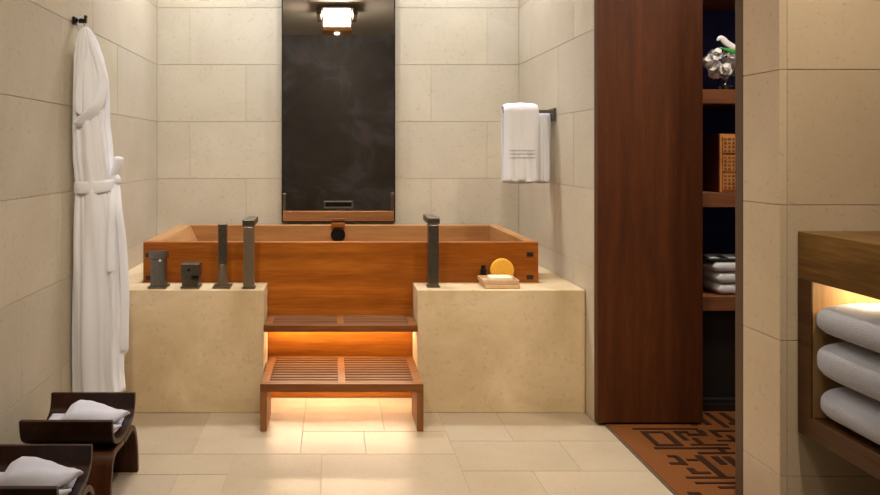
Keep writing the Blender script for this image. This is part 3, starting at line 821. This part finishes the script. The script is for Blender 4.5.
# flower vase on the top shelf
vx, vy = 1.735, 3.22
t = thing('flower_vase', 'clear glass vase of white blooms and green leaves on upper shelf', 'flower vase', (vx, vy, 1.3705))
prof = [(0,.030),(.004,.034),(.03,.030),(.06,.026),(.085,.034),(.088,.036)]
mb = MB(); rings = []
for zz, r in prof: rings.append([(vx+r*math.cos(a), vy+r*math.sin(a), 1.3712+zz) for a in [2*PI*i/28 for i in range(28)]])
for zz, r in prof[:0:-1]: rings.append([(vx+(r-.003)*math.cos(a), vy+(r-.003)*math.sin(a), 1.3722+zz) for a in [2*PI*i/28 for i in range(28)]])
mb.loft(rings); mb.build('vase', M['glass'], t, smooth=True)
for i in range(5):
    a = i*1.26; mb = MB(); mb.tube([(vx+.014*math.cos(a), vy+.014*math.sin(a), 1.377), (vx-.010*math.cos(a), vy-.01*math.sin(a), 1.43), (vx-.04*math.cos(a), vy-.04*math.sin(a), 1.49)], .0028, 8); mb.build('stem', M['leaf'], t, smooth=True)
rn = random.Random(5)
def bloom(c, R, n):
    mb = MB()
    for i in range(n):
        d = Vector((rn.gauss(0,1), rn.gauss(0,1), rn.gauss(0,1))).normalized()
        u = d.orthogonal().normalized(); w = d.cross(u)
        ang = rn.uniform(0, 2*PI); u, w = u*math.cos(ang)+w*math.sin(ang), w*math.cos(ang)-u*math.sin(ang)
        p = c+d*R*rn.uniform(.72, 1.0); s = R*.42
        g = [[None]*5 for _ in range(5)]
        for a in range(5):
            for b in range(5):
                x, y = (a-2)/2, (b-2)/2
                if abs(x)+abs(y) > 1.55: x *= .8; y *= .8
                g[a][b] = mb.bm.verts.new(p+u*x*s+w*y*s+d*(.35*(x*x-y*y*.4)+rn.uniform(-.08,.08))*s)
        top = [[mb.bm.verts.new(g[a][b].co-d*.0012) for b in range(5)] for a in range(5)]
        for a in range(4):
            for b in range(4):
                mb.face([g[a][b], g[a+1][b], g[a+1][b+1], g[a][b+1]]); mb.face([top[a][b], top[a][b+1], top[a+1][b+1], top[a+1][b]])
    return mb.build('bloom', M['petal'], t, smooth=True)
for c, R in (((1.665,3.20,1.50),.036),((1.70,3.17,1.462),.036),((1.735,3.165,1.515),.038),((1.77,3.18,1.47),.036),((1.80,3.22,1.515),.036),((1.70,3.24,1.53),.034),((1.672,3.185,1.455),.028)):
    bloom(Vector(c), R, 26)
def blade(name, pts, w, mat):
    P = catmull(pts, 6); mb = MB(); rings = []
    for i, p in enumerate(P):
        u = i/(len(P)-1); ww = w*math.sin(PI*min(.98, max(.04, u)))**.7
        d = (P[min(i+1, len(P)-1)]-P[max(i-1, 0)]).normalized(); s = d.cross(Vector((0,-1,.2))).normalized(); n = s.cross(d)
        rings.append([p+s*ww*math.cos(a)+n*ww*.28*math.sin(a) for a in [2*PI*k/10 for k in range(10)]])
    mb.loft(rings); return mb.build(name, mat, t, smooth=True)
blade('calla_bloom', [(1.655,3.14,1.585),(1.675,3.14,1.595),(1.70,3.14,1.572),(1.74,3.14,1.552),(1.775,3.15,1.555)], .016, M['petal'])
blade('leaf', [(1.665,3.135,1.555),(1.70,3.13,1.542),(1.74,3.13,1.535),(1.78,3.14,1.55)], .009, M['leaf'])
blade('leaf', [(1.745,3.15,1.545),(1.752,3.15,1.565),(1.760,3.15,1.588),(1.765,3.15,1.605)], .014, M['leaf'])
blade('leaf', [(1.74,3.17,1.45),(1.765,3.16,1.42),(1.778,3.16,1.39),(1.782,3.16,1.376)], .009, M['leaf'])

# ------------------------------------------------------------------ ceiling lantern (seen in the mirror)
lx, ly = .044, .32
t = thing('ceiling_lantern', 'square ceiling lantern with glowing panes, seen in the tall mirror', 'ceiling lamp', (lx, ly, 2.41))
mb = MB(); mb.cyl((lx,ly,2.662),(lx,ly,2.699),.035,n=20); mb.build('canopy', M['lamp_bronze'], t)
mb = MB(); mb.box(lx-.228,lx+.228,ly-.228,ly+.228,2.642,2.661)
for s in (-1, 1):
    mb.prism([(lx+s*.228,2.642),(lx+s*.16,2.642),(lx+s*.172,2.575),(lx+s*.218,2.575)], ly-.228, ly+.228, 'Y')
mb.build('top_plate', M['lamp_bronze'], t, bevel=.003)
mb = MB(); mb.box(lx-.145,lx+.145,ly-.145,ly+.145,2.465,2.641); mb.build('shade', M['shade'], t)
for (a, b) in ((-.151,-.151),(.151,-.151),(-.151,.151),(.151,.151),(0,.151),(0,-.151)):
    mb = MB(); w = .007 if a else .003
    mb.box(lx+a-w,lx+a+w,ly+b-.005,ly+b+.005,2.462,2.6415); mb.build('post', M['lamp_bronze'], t)
mb = MB(); mb.box(lx-.16,lx+.16,ly-.16,ly+.16,2.415,2.462); mb.build('base', M['lamp_wood'], t, bevel=.003)
mb = MB(); mb.cyl((lx,ly,2.40),(lx,ly,2.4145),.022,.03,n=20); mb.build('finial', M['bulb'], t)

# ------------------------------------------------------------------ downlights, plus added fill spots
def downlight(x, y, label, power, size=.07, spot=110, blend=.8, col=(1,.86,.68), tilt=None):
    t = thing('downlight', label, 'downlight', (x, y, HC-.012), 'recessed ceiling downlights')
    mb = MB()
    n = 28; rings = []
    for r, z in ((.052,HC-.0005),(.052,HC-.008),(.044,HC-.010),(.040,HC-.0005)):
        rings.append([(x+r*math.cos(a), y+r*math.sin(a), z) for a in [2*PI*i/n for i in range(n)]])
    mb.loft(rings, cap=False); mb.build('trim_ring', M['ceiling'], t, smooth=False)
    mb = MB(); mb.cyl((x,y,HC-.004),(x,y,HC-.0008),.039,n=n); mb.build('lens', M['bulb'], t)
    L = bpy.data.lights.new('downlight_beam', 'SPOT'); L.energy = power; L.color = col; L.spot_size = math.radians(spot); L.spot_blend = blend; L.shadow_soft_size = size
    o = bpy.data.objects.new('downlight_beam', L); COL.objects.link(o); o.location = (x, y, HC-.015)
    if tilt: o.rotation_euler = tilt
W = (.92,.95,1.0); V = (1,.85,.67)
downlight(-.66, 3.68, 'recessed ceiling downlight above the left end of tub', 108, spot=125, col=W)
downlight(.03, 3.68, 'recessed ceiling downlight above the middle of tub', 60, spot=125, col=W)
downlight(.72, 3.68, 'recessed ceiling downlight above the right end of tub', 92, spot=125, col=W)
downlight(-.25, 2.30, 'recessed ceiling downlight above the floor before the left deck', 10, spot=120, col=V)
downlight(.62, 2.30, 'recessed ceiling downlight above the floor before the right deck', 10, spot=120, col=V)
U = (1,.87,.70)  # for the added fill spots, out of view, brightening deck and tub frontally
downlight(-.45, 1.20, 'added unseen fill spot above the low stools, aimed at the tub', 150, spot=78, blend=1, col=U, tilt=(math.radians(39),0,0))
downlight(.25, 1.20, 'added unseen fill spot nearest the lantern, aimed at the tub', 150, spot=78, blend=1, col=U, tilt=(math.radians(39),0,0))
downlight(1.15, 1.20, 'added unseen fill spot before the veined countertop, aimed at the tub', 150, spot=78, blend=1, col=U, tilt=(math.radians(39),0,0))
downlight(1.78, 2.52, 'recessed ceiling downlight inside the shelving closet', 125, spot=120, col=V, tilt=(math.radians(25),0,0))
# ------------------------------------------------------------------ world, camera, view
w = bpy.data.worlds.new('world'); bpy.context.scene.world = w; w.use_nodes = True
w.node_tree.nodes['Background'].inputs[0].default_value = (.05,.045,.04,1)
cam = bpy.data.cameras.new('camera'); co = bpy.data.objects.new('camera', cam); COL.objects.link(co)
cam.sensor_width = 36; cam.lens = 728/880*36; cam.shift_x = 107/880; cam.shift_y = -94.5/880; cam.clip_start = .02
co.location = (0,0,1.1); co.rotation_euler = (PI/2,0,0)
sc = bpy.context.scene; sc.camera = co
for o in list(bpy.data.objects):
    if '_w' in o: del o['_w']
vs = sc.view_settings
vs.view_transform = 'Standard'; vs.look = 'None'; vs.gamma = 1; vs.use_curve_mapping = False; vs.exposure = 0.0
